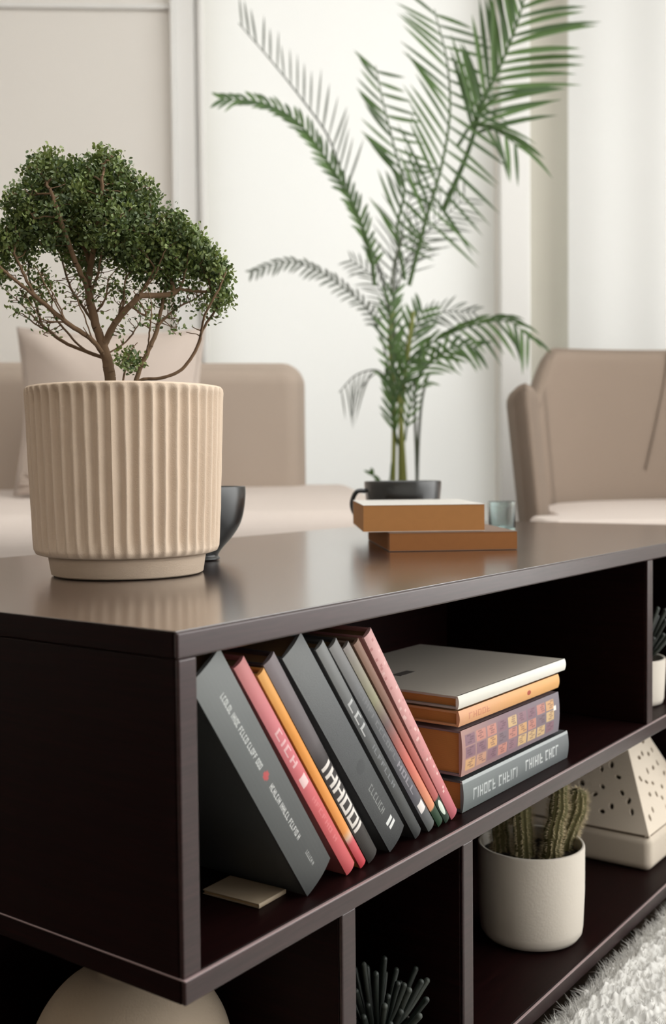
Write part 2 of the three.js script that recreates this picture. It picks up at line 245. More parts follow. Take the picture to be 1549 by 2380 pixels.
// ---------------------------------------------------------------- armchair
{
  const t = thing('armchair', 'beige tub armchair with curved back standing at the far end of the table', 'armchair', [1.04, 0, -2.42], deg(0));
  // plan path of the shell centre line, from the left arm front round the back to the right arm front
  const half = [[-0.508, 0.22], [-0.49, 0.08], [-0.462, -0.07], [-0.405, -0.212], [-0.29, -0.31], [-0.145, -0.35], [0, -0.36]];
  const path = new THREE.CatmullRomCurve3([...half, ...half.slice(0, -1).reverse().map(([x, z]) => [-x, z])].map(([x, z]) => V(x, 0, z)), false, 'centripetal');
  const NS = 90, thick = 0.05, ring = [];
  const prof = []; // (side -1 outer .. +1 inner, height 0..1)
  for (let i = 0; i <= 10; i++) prof.push([-1, i / 10 * 0.94]); for (let i = 1; i < 8; i++) { const a = Math.PI * (1 - i / 8); prof.push([Math.cos(a), 0.94 + 0.06 * Math.sin(a)]); } for (let i = 10; i >= 0; i--) prof.push([1, i / 10 * 0.94]);
  const pos = [], idx = [], NP = prof.length;
  for (let i = 0; i <= NS; i++) {
    const s = i / NS, c = path.getPointAt(s), tn = path.getTangentAt(s), nrm = V(-tn.z, 0, tn.x); // towards the inside
    const e = Math.abs(s - 0.5) * 2, rise = 1 - THREE.MathUtils.smoothstep(e, 0.36, 0.5), top = 0.71 + 0.13 * rise, endRound = Math.sqrt(Math.max(0.0, Math.min(1, (1 - e) / 0.055))), w = thick / 2 * (0.25 + 0.75 * Math.sqrt(1 - Math.pow(1 - endRound, 2)));
    for (const [d, h] of prof) { const y = 0.17 + (top - 0.17) * h, lean = (y - 0.45) * 0.1; const back = nrm.clone().multiplyScalar(-lean); pos.push(c.x + nrm.x * d * w + back.x, y, c.z + nrm.z * d * w + back.z); }
  }
  for (let i = 0; i < NS; i++) for (let j = 0; j < NP - 1; j++) { const a = i * NP + j, b = a + NP; idx.push(a, b, a + 1, b, b + 1, a + 1); }
  for (const i of [0, NS]) for (let j = 0; j < NP / 2 - 1; j++) { const a = i * NP + j, b = i * NP + NP - 1 - j; idx.push(a, a + 1, b, a + 1, b - 1, b); }
  const g = new THREE.BufferGeometry(); g.setAttribute('position', new THREE.Float32BufferAttribute(pos, 3)); g.setIndex(idx); g.computeVertexNormals(); part(t, 'shell', metric(g), chairFabric);
  // seams sewn on the inside of the back
  for (const s of [-1, 1]) part(t, 'seam', tube([V(-0.02 * s, 0.835, -0.372), V(-0.045 * s, 0.72, -0.36), V(-0.075 * s, 0.6, -0.345), V(-0.095 * s, 0.53, -0.336)], 0.0035, 0.0025, 14, 6), chairFabric);
  // T-shaped seat: narrower between the arms, wider in front of them
  const outline = [[-0.51, 0.39], [-0.525, 0.37], [-0.525, 0.265], [-0.51, 0.25], [-0.47, 0.245], [-0.462, 0.22], [-0.445, 0.06], [-0.415, -0.08], [-0.36, -0.19], [-0.26, -0.27], [-0.13, -0.305], [0, -0.315]];
  const sh = new THREE.Shape([...outline, ...outline.slice(0, -1).reverse().map(([x, z]) => [-x, z])].map(([x, z]) => new THREE.Vector2(x, z)));
  const sg = new THREE.ExtrudeGeometry(sh, { depth: 0.09, bevelEnabled: true, bevelThickness: 0.02, bevelSize: 0.012, bevelSegments: 5, steps: 1 }).rotateX(Math.PI / 2).translate(0, 0.432, 0);
  { const p = sg.attributes.position; for (let i = 0; i < p.count; i++) if (p.getY(i) > 0.38) p.setY(i, p.getY(i) - 0.02 * (p.getZ(i) + 0.3)); sg.computeVertexNormals(); }
  part(t, 'seat_cushion', metric(sg), toplitFabric, 'seat cushion painted paler for light from above');
  const bs = new THREE.ExtrudeGeometry(sh, { depth: 0.13, bevelEnabled: false }).rotateX(Math.PI / 2).scale(0.97, 1, 0.97).translate(0, 0.318, 0); part(t, 'base', metric(bs), chairFabric);
  for (const [x, z] of [[-0.33, 0.24], [0.33, 0.24], [-0.25, -0.24], [0.25, -0.24]]) part(t, 'leg', new THREE.CylinderGeometry(0.02, 0.013, 0.19, 16).translate(x, 0.095, z), darkLeg);
}

// ---------------------------------------------------------------- palm in a floor pot by the window
{
  const t = thing('potted_palm', 'tall areca palm with feathery green fronds standing before the white window', 'palm', [0.3, 0, -2.62]);
  part(t, 'pot', lathe([[0, 0], [0.1, 0], [0.106, 0.006], [0.128, 0.27], [0.13, 0.285], [0.12, 0.285], [0.118, 0.25], [0.0, 0.245]], 56), std({ color: rgb(0.35, 0.33, 0.3), roughness: 0.7 }));
  part(t, 'soil', new THREE.CylinderGeometry(0.117, 0.117, 0.01, 40).translate(0, 0.25, 0), soilMat);
  // sketch units: 1 u = 1.035 mm, x from the middle of the clump, y up from the floor
  const k = 0.001035, s = (u, v, w = 0) => V((u - 930) * k + 0.0, 1.638 - v * k, w);
  const greens = [[0.075, 0.15, 0.035], [0.1, 0.19, 0.05], [0.06, 0.12, 0.035]].map(([r, g, b]) => phys({ color: rgb(r, g, b), roughness: 0.55, transmission: 0.35, thickness: 0 }));
  const pale = phys({ color: rgb(0.16, 0.18, 0.15), roughness: 0.6, transmission: 0.3, thickness: 0 });
  const caneMat = std({ color: rgb(0.2, 0.22, 0.05), roughness: 0.55 }), darkCane = std({ color: rgb(0.07, 0.085, 0.05), roughness: 0.6 });
  const rp = rngOf(909);
  // one leaflet: a folded blade from a along direction d, length l, width w, bending down
  function blade(a, d, l, w, droop) {
    const side = V().crossVectors(d, V(0, 0, 1)).normalize(), up = V().crossVectors(side, d).normalize(), pos = [], idx = [], n = 5;
    for (let i = 0; i <= n; i++) { const f = i / n, wd = w * Math.pow(Math.sin(Math.PI * Math.min(1, 0.12 + f * 0.88)), 0.7) * (i === n ? 0.05 : 1), c = a.clone().addScaledVector(d, l * f); c.y -= droop * l * f * f; for (const e of [-1, 0, 1]) { const q = c.clone().addScaledVector(side, e * wd / 2).addScaledVector(up, Math.abs(e) * wd * 0.22); pos.push(q.x, q.y, q.z); } }
    for (let i = 0; i < n; i++) for (let j = 0; j < 2; j++) { const q = i * 3 + j; idx.push(q, q + 3, q + 1, q + 3, q + 4, q + 1); }
    const g = new THREE.BufferGeometry(); g.setAttribute('position', new THREE.Float32BufferAttribute(pos, 3)); g.setIndex(idx); g.computeVertexNormals(); return g;
  }
  // a frond: rachis through pts; leaflets on sides with lengths and lean
  function frond(pts, o) {
    const c = new THREE.CatmullRomCurve3(pts, false, 'centripetal'), mat = o.mat ?? greens[0], f = part(t, 'frond', tube(c, o.r0 ?? 0.005, 0.0012, 28, 6), o.stem ?? mat), loose = [];
    for (let i = 0; i < o.n; i++) {
      const q = (o.from ?? 0.1) + (1 - (o.from ?? 0.1)) * (i + 0.5) / o.n, a = c.getPointAt(q), tn = c.getTangentAt(q), l0 = o.len * (0.55 + 0.6 * Math.sin(Math.PI * Math.min(0.95, 0.18 + q * 0.75)));
      for (const sd of o.sides ?? [-1, 1]) {
        const left = V(-tn.y, tn.x, 0).normalize().multiplyScalar(sd), open = (sd < 0 ? o.openR : o.openL) ?? o.open ?? 0.9;
        const d = tn.clone().multiplyScalar(Math.cos(open)).addScaledVector(left, Math.sin(open)).add(V((rp() - 0.5) * 0.2, (rp() - 0.5) * 0.2, (o.depth ?? 0.3) * (rp() - 0.3))).normalize();
        const g = blade(a, d, l0 * (0.85 + rp() * 0.3), (o.w ?? 0.011) * (0.8 + rp() * 0.4), (o.droop ?? 0.15) * (0.6 + rp() * 0.8));
        if (o.sub) part(f, 'leaflet', g, o.mat ?? greens[Math.floor(rp() * 3)]); else loose.push(g);
      }
    }
    if (loose.length) part(f, 'leaflets', mergeGeometries(loose), mat, undefined, 'stuff');
    return f;
  }
  // canes
  for (const [a, m] of [[[s(905, 1330, 0.02), s(908, 1100, 0.02), s(912, 900, 0.01), s(905, 740, 0), s(915, 690, 0)], caneMat], [[s(925, 1330, 0), s(926, 1100, 0), s(930, 940, 0), s(945, 800, 0), s(960, 700, 0)], caneMat], [[s(938, 1330, 0.03), s(934, 1110, 0.03), s(926, 960, 0.03), s(920, 850, 0.02)], caneMat], [[s(968, 1330, -0.02), s(968, 1100, -0.02), s(964, 920, -0.02), s(966, 860, -0.02)], darkCane], [[s(975, 1330, -0.05), s(972, 1100, -0.05), s(985, 900, -0.05), s(1000, 840, -0.05)], darkCane], [[s(912, 900, 0), s(914, 720, 0), s(915, 600, -0.01), s(940, 520, -0.02)], darkCane]])
    part(t, 'cane', tube(a, m === caneMat ? 0.0062 : 0.0042, m === caneMat ? 0.005 : 0.0032, 24, 8), m);
  // high fronds
  frond([s(912, 760), s(890, 620, -0.02), s(840, 480, -0.05), s(800, 360, -0.08), s(770, 270, -0.1), s(715, 185, -0.12), s(645, 90, -0.14), s(560, -15, -0.16)], { n: 19, from: 0.42, len: 0.1, sides: [-1], openR: 0.62, w: 0.0055, mat: pale, stem: pale, droop: -0.05, r0: 0.0045, depth: 0.2 });
  frond([s(870, 640), s(860, 570, 0.02), s(820, 470, 0.05), s(762, 382, 0.08), s(690, 295, 0.1), s(610, 262, 0.12), s(528, 264, 0.14)], { n: 32, from: 0.06, len: 0.05, openL: 0.32, openR: 0.6, w: 0.0085, droop: 0.2, r0: 0.005, sub: true });
  frond([s(1030, 470, 0), s(1085, 340, 0.03), s(1115, 240, 0.05), s(1155, 155, 0.07), s(1190, 60, 0.1), s(1215, -60, 0.12)], { n: 20, from: 0.3, len: 0.18, openL: 0.6, openR: 1.0, w: 0.0125, droop: 0.12, r0: 0.008, sub: true });
  frond([s(950, 640, 0), s(985, 500, 0.03), s(1020, 380, 0.05), s(1040, 260, 0.05), s(1035, 140, 0.04), s(1010, 20, 0.02)], { n: 19, from: 0.22, len: 0.15, openR: 2.1, openL: 0.75, w: 0.008, droop: 0.02, r0: 0.006, sub: true });
  frond([s(945, 620, -0.04), s(930, 500, -0.06), s(950, 400, -0.08), s(930, 300, -0.1), s(905, 200, -0.1), s(885, 105, -0.1)], { n: 17, from: 0.15, len: 0.1, openL: 0.6, openR: 2.2, w: 0.0085, droop: -0.1, r0: 0.005, sub: true });
  frond([s(1060, 330, 0.04), s(1095, 285, 0.05), s(1150, 310, 0.07), s(1190, 350, 0.09)], { n: 5, from: 0.2, len: 0.11, openL: 0.3, openR: 0.7, w: 0.0095, droop: 0.3, r0: 0.005, sub: true });
  frond([s(930, 640, -0.1), s(960, 560, -0.1), s(1020, 480, -0.12), s(1080, 430, -0.14), s(1110, 400, -0.15)], { n: 16, from: 0.1, len: 0.09, open: 0.8, w: 0.0045, mat: pale, droop: 0.05, r0: 0.003 });
  frond([s(930, 660, -0.12), s(935, 560, -0.12), s(960, 440, -0.14), s(1000, 340, -0.15)], { n: 14, from: 0.1, len: 0.09, open: 0.8, w: 0.0045, mat: pale, droop: 0.02, r0: 0.003 });
  // low fronds
  frond([s(905, 860, 0), s(885, 760, 0), s(850, 695, 0.02), s(800, 655, 0.04), s(735, 615, 0.06), s(665, 600, 0.08), s(585, 628, 0.1)], { n: 24, from: 0.25, len: 0.03, open: 0.7, w: 0.007, mat: pale, droop: 0.3, r0: 0.003 });
  frond([s(915, 860, 0.02), s(960, 800, 0.03), s(1030, 760, 0.05), s(1110, 735, 0.07), s(1170, 735, 0.08), s(1215, 775, 0.09)], { n: 14, from: 0.2, len: 0.075, openL: 0.5, openR: 0.8, w: 0.009, droop: 0.45, r0: 0.004, sub: true });
  frond([s(925, 900, 0), s(945, 820, 0), s(960, 750, -0.02), s(985, 690, -0.03)], { n: 10, from: 0.1, len: 0.07, open: 0.7, w: 0.01, droop: 0.1, r0: 0.004, sub: true });
  frond([s(920, 880, 0.03), s(905, 800, 0.04), s(900, 720, 0.04), s(910, 660, 0.03)], { n: 9, from: 0.1, len: 0.065, open: 0.6, w: 0.0095, droop: 0.1, r0: 0.004, sub: true });
  frond([s(940, 890, 0.02), s(985, 830, 0.04), s(1040, 790, 0.06), s(1100, 790, 0.06)], { n: 9, from: 0.2, len: 0.065, open: 0.7, w: 0.009, droop: 0.35, r0: 0.004, sub: true });
  frond([s(910, 860, -0.05), s(880, 830, -0.06), s(830, 840, -0.08), s(790, 880, -0.09)], { n: 8, from: 0.2, len: 0.06, sides: [1], openL: 0.9, w: 0.004, mat: pale, droop: 0.8, r0: 0.0025 });
  frond([s(905, 940, 0.02), s(915, 880, 0.03), s(940, 830, 0.04), s(970, 810, 0.04)], { n: 8, from: 0.1, len: 0.06, open: 0.6, w: 0.009, droop: 0.2, r0: 0.003, sub: true });
  frond([s(920, 1010, 0.02), s(905, 940, 0.03), s(900, 880, 0.03), s(888, 850, 0.03)], { n: 7, from: 0.15, len: 0.05, open: 0.45, w: 0.008, droop: 0.1, r0: 0.003, sub: true });
  frond([s(935, 1000, 0.02), s(945, 930, 0.03), s(960, 880, 0.03), s(985, 860, 0.03)], { n: 7, from: 0.15, len: 0.05, open: 0.5, w: 0.007, droop: 0.2, r0: 0.003, sub: true });
  frond([s(940, 800, -0.06), s(975, 720, -0.06), s(1040, 690, -0.08), s(1120, 690, -0.09)], { n: 14, from: 0.15, len: 0.06, open: 0.7, w: 0.005, mat: pale, droop: 0.25, r0: 0.0025 });
  frond([s(930, 780, -0.06), s(915, 690, -0.08), s(870, 600, -0.1), s(820, 560, -0.11)], { n: 14, from: 0.2, len: 0.055, open: 0.7, w: 0.0045, mat: pale, droop: 0.2, r0: 0.0025 });
  frond([s(905, 1050, 0.02), s(895, 1095, 0.03), s(870, 1090, 0.04), s(850, 1068, 0.05)], { n: 3, from: 0.3, len: 0.03, open: 0.4, w: 0.009, droop: 0.1, r0: 0.0025 });
}

// ---------------------------------------------------------------- fluted planter with the little tree
{
  const t = thing('potted_bonsai', 'small bushy green tree in a fluted cream stoneware planter on the table', 'potted plant', onTable(0.2257, T, -0.2812));
  // planter body: 48 flutes
  const ribs = 48, per = 10, NA = ribs * per, prof = [];
  const outer = [[0.066, 0.0188], [0.074, 0.0186], [0.0792, 0.0202], [0.0812, 0.0245]]; for (let i = 1; i <= 16; i++) { const f = i / 16; outer.push([0.0812 + 0.0052 * Math.pow(f, 0.8), 0.0245 + 0.131 * f]); } outer.push([0.0868, 0.159], [0.0864, 0.1625], [0.0848, 0.1645], [0.0825, 0.1643], [0.0808, 0.162], [0.08, 0.148], [0.0795, 0.12]);
  const pos = [], idx = [], uv = [];
  for (let j = 0; j < outer.length; j++) for (let i = 0; i <= NA; i++) {
    const [r, y] = outer[j], a = i / NA * Math.PI * 2, on = j >= 3 && j <= 20 ? Math.min(1, (j - 2) / 2, (22 - j) / 3) : j === 2 ? 0.3 : 0;
    const wob = 0.06 * perlin.noise(Math.cos(a) * 6, Math.sin(a) * 6, y * 14), ph = (a * ribs / (Math.PI * 2) + wob) % 1, cut = Math.pow(Math.abs(Math.sin(Math.PI * ph)), 1.5);
    const rr = r - on * 0.0042 * cut + 0.0004 * perlin.noise(Math.cos(a) * 9, Math.sin(a) * 9, y * 60);
    pos.push(rr * Math.sin(a), y, rr * Math.cos(a)); uv.push(a * 0.09, y);
  }
  for (let j = 0; j < outer.length - 1; j++) for (let i = 0; i < NA; i++) { const a = j * (NA + 1) + i, b = a + NA + 1; idx.push(a, a + 1, b, a + 1, b + 1, b); }
  const g = new THREE.BufferGeometry(); g.setAttribute('position', new THREE.Float32BufferAttribute(pos, 3)); g.setAttribute('uv', new THREE.Float32BufferAttribute(uv, 2)); g.setIndex(idx); g.computeVertexNormals();
  part(t, 'planter', g, stoneware);
  part(t, 'saucer', lathe([[0, 0.0005], [0.064, 0.0005], [0.0666, 0.002], [0.0688, 0.0155], [0.0684, 0.018], [0.064, 0.0186], [0, 0.0186]], 72), stoneware);
  part(t, 'soil', new THREE.CylinderGeometry(0.0795, 0.0795, 0.006, 48).translate(0, 0.15, 0), soilMat);
  // tree, sketch units 1 u = 0.383 mm, u from the planter's axis, v down from the rim
  const k = 0.0003833, s = (u, v, w = 0) => V((u - 299) * k, (893 - v) * k + 0.1685, w);
  const r = rngOf(4242), nodes = [], limb = (pts, parent = -1) => { const c = new THREE.CatmullRomCurve3(pts, false, 'centripetal'), L = c.getLength(), n = Math.max(2, Math.round(L / 0.004)); let last = parent; for (let i = parent < 0 ? 0 : 1; i <= n; i++) { const p = c.getPointAt(i / n); p.x += (r() - 0.5) * 0.0009; p.z += (r() - 0.5) * 0.0012; nodes.push({ p, parent: last, w: 0 }); last = nodes.length - 1; } return last; };
  const nearestNode = (p) => { let b = 0, d = 1e9; nodes.forEach((n, i) => { const e = n.p.distanceToSquared(p); if (e < d) { d = e; b = i; } }); return b; };
  const grow = (pts) => { const at = nearestNode(pts[0]); return limb([nodes[at].p.clone(), ...pts.slice(1)], at); };
  limb([s(268, 930, 0), s(266, 885, 0), s(258, 830, 0.002), s(240, 770, 0.004), s(222, 690, 0.004), s(225, 620, 0.002), s(240, 550, 0)]);
  grow([s(262, 850), s(235, 800, 0.012), s(180, 760, 0.02), s(110, 700, 0.026), s(50, 650, 0.03), s(10, 610, 0.03)]);
  grow([s(258, 840), s(205, 815, -0.01), s(150, 790, -0.02), s(95, 745, -0.026), s(40, 690, -0.03), s(0, 655, -0.03)]);
  grow([s(240, 770), s(205, 720, -0.02), s(165, 660, -0.03), s(140, 580, -0.035)]);
  grow([s(250, 800), s(290, 750, 0.012), s(345, 695, 0.02), s(380, 640, 0.026)]);
  grow([s(256, 820), s(270, 760, -0.02), s(285, 690, -0.03), s(300, 600, -0.03)]);
  grow([s(222, 690), s(200, 620, 0.02), s(175, 540, 0.03), s(155, 470, 0.032)]);
  grow([s(225, 640), s(250, 560, 0.02), s(262, 490, 0.025), s(268, 440, 0.03)]);
  for (const [u, v, w, e] of [[150, 790, 0.02, [95, 700, 0.03]], [120, 765, -0.02, [50, 720, -0.03]], [235, 800, 0.012, [200, 700, 0.02]], [235, 740, 0, [275, 660, 0.02]], [180, 760, 0.02, [150, 690, 0.03]], [262, 850, 0, [215, 770, 0.02]], [290, 750, 0.012, [310, 670, 0.02]], [95, 745, -0.026, [75, 660, -0.02]], [258, 830, 0, [330, 745, -0.02]], [225, 620, 0, [190, 520, 0.01]], [180, 760, 0.03, [120, 640, 0.035]], [110, 700, 0.026, [70, 610, 0.03]], [345, 695, 0.02, [400, 610, 0.03]], [388, 720, 0.006, [450, 640, 0.02]], [400, 650, 0, [380, 560, 0.02]], [512, 715, 0, [480, 630, 0.01]], [222, 690, 0.004, [260, 600, 0.02]], [205, 815, -0.01, [140, 740, -0.005]], [374, 780, 0.008, [330, 690, 0.02]]]) grow([s(u, v, w), s((u + e[0]) / 2 + 4, (v + e[1]) / 2 + 8, (w + e[2]) / 2), s(...e)]);
  limb([s(322, 925, 0.012), s(330, 882, 0.012), s(352, 830, 0.01), s(374, 780, 0.008), s(388, 720, 0.006), s(400, 650, 0.004), s(405, 590, 0)]);
  grow([s(352, 830, 0.01), s(368, 770, 0.03), s(372, 720, 0.035), s(360, 680, 0.035)]);
  grow([s(380, 760, 0.008), s(420, 715, -0.01), s(460, 690, -0.02), s(500, 660, -0.02)]);
  limb([s(318, 925, -0.004), s(330, 886, -0.004), s(380, 880, -0.004), s(425, 862, -0.006), s(458, 822, -0.008), s(480, 765, -0.008), s(512, 715, -0.006), s(530, 670, 0)]);
  grow([s(470, 790, -0.008), s(490, 740, 0.02), s(520, 690, 0.025), s(540, 640, 0.02)]);
  limb([s(300, 920, 0.02), s(305, 870, 0.02), s(318, 830, 0.022), s(335, 805, 0.02)]);
  // leaf volumes: centre u, v, radius in u, depth shift, relative share
  const lobes = [[140, 425, 56, 0.005, 1], [188, 418, 40, -0.015, 0.5], [268, 422, 58, 0.005, 1.1], [325, 470, 58, 0, 1], [95, 500, 60, 0.01, 1], [65, 575, 52, 0.01, 0.75], [150, 545, 68, 0.012, 1.15], [225, 495, 68, 0.01, 1.3], [290, 545, 78, 0.015, 1.7], [335, 595, 60, 0.012, 1.1], [400, 560, 62, 0.01, 1.25], [445, 590, 58, 0.005, 1.1], [400, 625, 48, 0.01, 0.6], [490, 620, 42, 0, 0.5], [520, 650, 30, 0.01, 0.3], [530, 700, 24, 0, 0.22], [15, 640, 30, 0.015, 0.3], [25, 570, 28, 0.01, 0.25], [205, 590, 50, -0.015, 0.5], [320, 850, 26, 0.02, 0.16], [355, 750, 24, 0.02, 0.1, 0.4],
    [90, 660, 50, 0, 0.5, 0.3], [150, 690, 50, 0.01, 0.45, 0.2], [220, 660, 60, 0, 0.5, 0.25], [300, 670, 56, 0, 0.5, 0.3], [370, 690, 50, 0, 0.45, 0.35], [440, 680, 46, 0, 0.45, 0.4], [500, 720, 34, 0, 0.25, 0.4], [60, 710, 36, -0.015, 0.25, 0.3], [290, 760, 40, 0, 0.2, 0.12], [120, 760, 36, 0, 0.18, 0.12], [420, 760, 36, 0, 0.15, 0.15]];
  let attract = []; const total = lobes.reduce((a, l) => a + l[4], 0);
  const leafy = []; for (const [u, v, ru, w, sh, lf = 1] of lobes) { const n = Math.round(3000 * sh / total); for (let i = 0; i < n; i++) { let x, y, z; do { x = r() * 2 - 1; y = r() * 2 - 1; z = r() * 2 - 1; } while (x * x + y * y + z * z > 1); const c = s(u, v, w); leafy.push(lf); attract.push(V(c.x + x * ru * k, c.y + y * ru * k, c.z + z * Math.max(ru, 50) * k * 1.05)); } }
  const spots = attract.map((p) => p.clone()), step = 0.0045, kill = 0.006; let active = attract.map((p) => ({ p, n: -1, d: 1e9 })), fresh = 0;
  for (let it = 0; it < 42 && active.length; it++) {
    const pull = new Map();
    for (const a of active) { for (let i = fresh; i < nodes.length; i++) { const d = a.p.distanceToSquared(nodes[i].p); if (d < a.d) { a.d = d; a.n = i; } } const e = pull.get(a.n) ?? V(0, 0, 0); e.add(a.p.clone().sub(nodes[a.n].p).normalize()); pull.set(a.n, e); }
    fresh = nodes.length;
    for (const [i, d] of pull) { const dir = d.normalize().add(V((r() - 0.5) * 0.5, 0.12 + (r() - 0.5) * 0.3, (r() - 0.5) * 0.5)).normalize(); nodes.push({ p: nodes[i].p.clone().addScaledVector(dir, step), parent: i, w: 0 }); }
    active = active.filter((a) => { for (let i = fresh; i < nodes.length; i++) if (a.p.distanceTo(nodes[i].p) < kill) return false; return true; });
  }
  const kids = new Array(nodes.length).fill(0); nodes.forEach((n) => { if (n.parent >= 0) kids[n.parent]++; });
  for (let i = nodes.length - 1; i >= 0; i--) { const n = nodes[i]; if (!kids[i]) n.w += 1; if (n.parent >= 0) nodes[n.parent].w += n.w; }
  const rad = (n) => 0.0004 * Math.pow(n.w, 0.4);
  // trunk and twigs: short tapering links
  const thickG = [], thinG = [];
  nodes.forEach((n) => {
    if (n.parent < 0) return; const a = nodes[n.parent], d = n.p.clone().sub(a.p), l = d.length(); if (l < 1e-6) return; const r1 = rad(n), r0 = Math.min(rad(a), r1 * 1.6), sides = r1 > 0.0012 ? 8 : 4;
    const c = new THREE.CylinderGeometry(r1, r0, l * 1.06, sides, 1, true).translate(0, l / 2, 0); c.applyQuaternion(new THREE.Quaternion().setFromUnitVectors(V(0, 1, 0), d.normalize())); c.translate(a.p.x, a.p.y, a.p.z); (r1 > 0.0012 ? thickG : thinG).push(c);
  });
  part(t, 'trunk', mergeGeometries(thickG), barkMat); part(t, 'twigs', mergeGeometries(thinG), barkMat, undefined, 'stuff');
  // leaves
  const lp = [], li = [], lc = []; let nv = 0;
  const leaf = (c, dir, size, col) => {
    const side = V(r() - 0.5, r() - 0.5, r() - 0.5).cross(dir).normalize(), up = V().crossVectors(dir, side);
    const pts = [[0, 0, 0], [0.4, 0.42, 0.1], [0.75, 0.34, 0.1], [1, 0, 0], [0.75, -0.34, 0.1], [0.4, -0.42, 0.1], [0.5, 0, 0]];
    for (const [f, w, h] of pts) { const q = c.clone().addScaledVector(dir, f * size).addScaledVector(side, w * size * 0.75).addScaledVector(up, h * size); lp.push(q.x, q.y, q.z); lc.push(...col); }
    for (let i = 0; i < 6; i++) li.push(nv + i, nv + (i + 1) % 6, nv + 6); nv += 7;
  };
  const cols = [[0.13, 0.185, 0.05], [0.17, 0.24, 0.06], [0.09, 0.14, 0.045], [0.22, 0.28, 0.075]];
  for (let q0 = 0; q0 < spots.length; q0++) { const p = spots[q0], n = Math.round((9 + r() * 5) * leafy[q0] * (leafy[q0] < 1 && r() < 0.35 ? 0 : 1)), hue = cols[Math.floor(r() * 4)]; for (let i = 0; i < n; i++) { const q = p.clone().add(V((r() - 0.5) * 0.011, (r() - 0.5) * 0.011, (r() - 0.5) * 0.011)), d = V(r() - 0.5, r() - 0.3, r() - 0.5).normalize(), b = 0.8 + r() * 0.5; leaf(q, d, 0.003 + r() * 0.0021, hue.map((c) => c * b)); } }
  const lg = new THREE.BufferGeometry(); lg.setAttribute('position', new THREE.Float32BufferAttribute(lp, 3)); lg.setAttribute('color', new THREE.Float32BufferAttribute(lc, 3)); lg.setIndex(li); lg.computeVertexNormals();
  part(t, 'foliage', lg, phys({ color: 0xffffff, vertexColors: true, roughness: 0.55, transmission: 0.35, thickness: 0 }), undefined, 'stuff');
}

// ---------------------------------------------------------------- black cups
const cupProfile = () => profile([[0, 0.0006], [0.0165, 0.0006], [0.0185, 0.0018], [0.0165, 0.005], [0.0182, 0.0085], [0.0232, 0.0148], [0.031, 0.0235], [0.0393, 0.0366], [0.044, 0.054], [0.045, 0.0735], [0.0445, 0.0745], [0.043, 0.0735], [0.0415, 0.055], [0.0365, 0.038], [0.028, 0.026], [0.014, 0.016], [0, 0.014]], 110);
{
  const c = thing('coffee_cup', 'black glazed cup with narrow foot half hidden behind the fluted planter', 'cup', onTable(0.3626, T, -0.3198), 0);
  part(c, 'body', lathe(cupProfile(), 72), blackGlaze);
  part(c, 'handle', tube([V(-0.039, 0.06, 0), V(-0.058, 0.062, 0), V(-0.066, 0.048, 0), V(-0.058, 0.03, 0), V(-0.029, 0.026, 0)], 0.0034, 0.003, 28, 10), blackGlaze);
  const d = thing('coffee_cup', 'black glazed cup showing its curved handle behind the two lying books', 'cup', onTable(0.778, T, -0.3427), 0);
  const pr = profile([[0, 0.0006], [0.028, 0.0006], [0.03, 0.003], [0.039, 0.015], [0.046, 0.03], [0.0495, 0.05], [0.051, 0.0725], [0.0505, 0.0735], [0.049, 0.0725], [0.0475, 0.05], [0.044, 0.032], [0.036, 0.018], [0.02, 0.009], [0, 0.008]], 100);
  part(d, 'body', lathe(pr, 72), blackGlaze);
  part(d, 'handle', tube([V(-0.049, 0.061, 0), V(-0.061, 0.06, 0), V(-0.068, 0.044, 0), V(-0.062, 0.028, 0), V(-0.044, 0.022, 0)], 0.0032, 0.003, 32, 10), blackGlaze);
  const g = thing('votive_glass', 'small pale blue glass standing behind the right end of the lying books', 'glass', onTable(0.886, T, -0.2518), 0);
  part(g, 'bowl', lathe([[0, 0.0006], [0.0165, 0.0006], [0.018, 0.002], [0.019, 0.043], [0.0183, 0.044], [0.0172, 0.043], [0.0162, 0.008], [0, 0.006]], 48), phys({ color: rgb(0.9, 0.97, 0.97), transmission: 1, thickness: 0.003, roughness: 0.12, ior: 1.3, attenuationColor: rgb(0.6, 0.86, 0.88), attenuationDistance: 0.03 }));
}

// ---------------------------------------------------------------- books
const pageTex = dataTex(128, (u, v, x, y) => { const k = 0.86 + 0.14 * Math.abs(Math.sin(x * 2.1 + 0.7 * Math.sin(y * 0.13))) - 0.12 * (((x * 7919) % 13) / 13); return [222 * k, 200 * k, 168 * k]; }, true);
const pageMat = (r, g, b) => std({ color: rgb(r, g, b), map: pageTex, roughness: 0.95 });
function print(w, h, draw) { const c = document.createElement('canvas'); c.width = w; c.height = h; const x = c.getContext('2d'); draw(x, w, h); const t = new THREE.CanvasTexture(c); t.colorSpace = THREE.SRGBColorSpace; return t; }
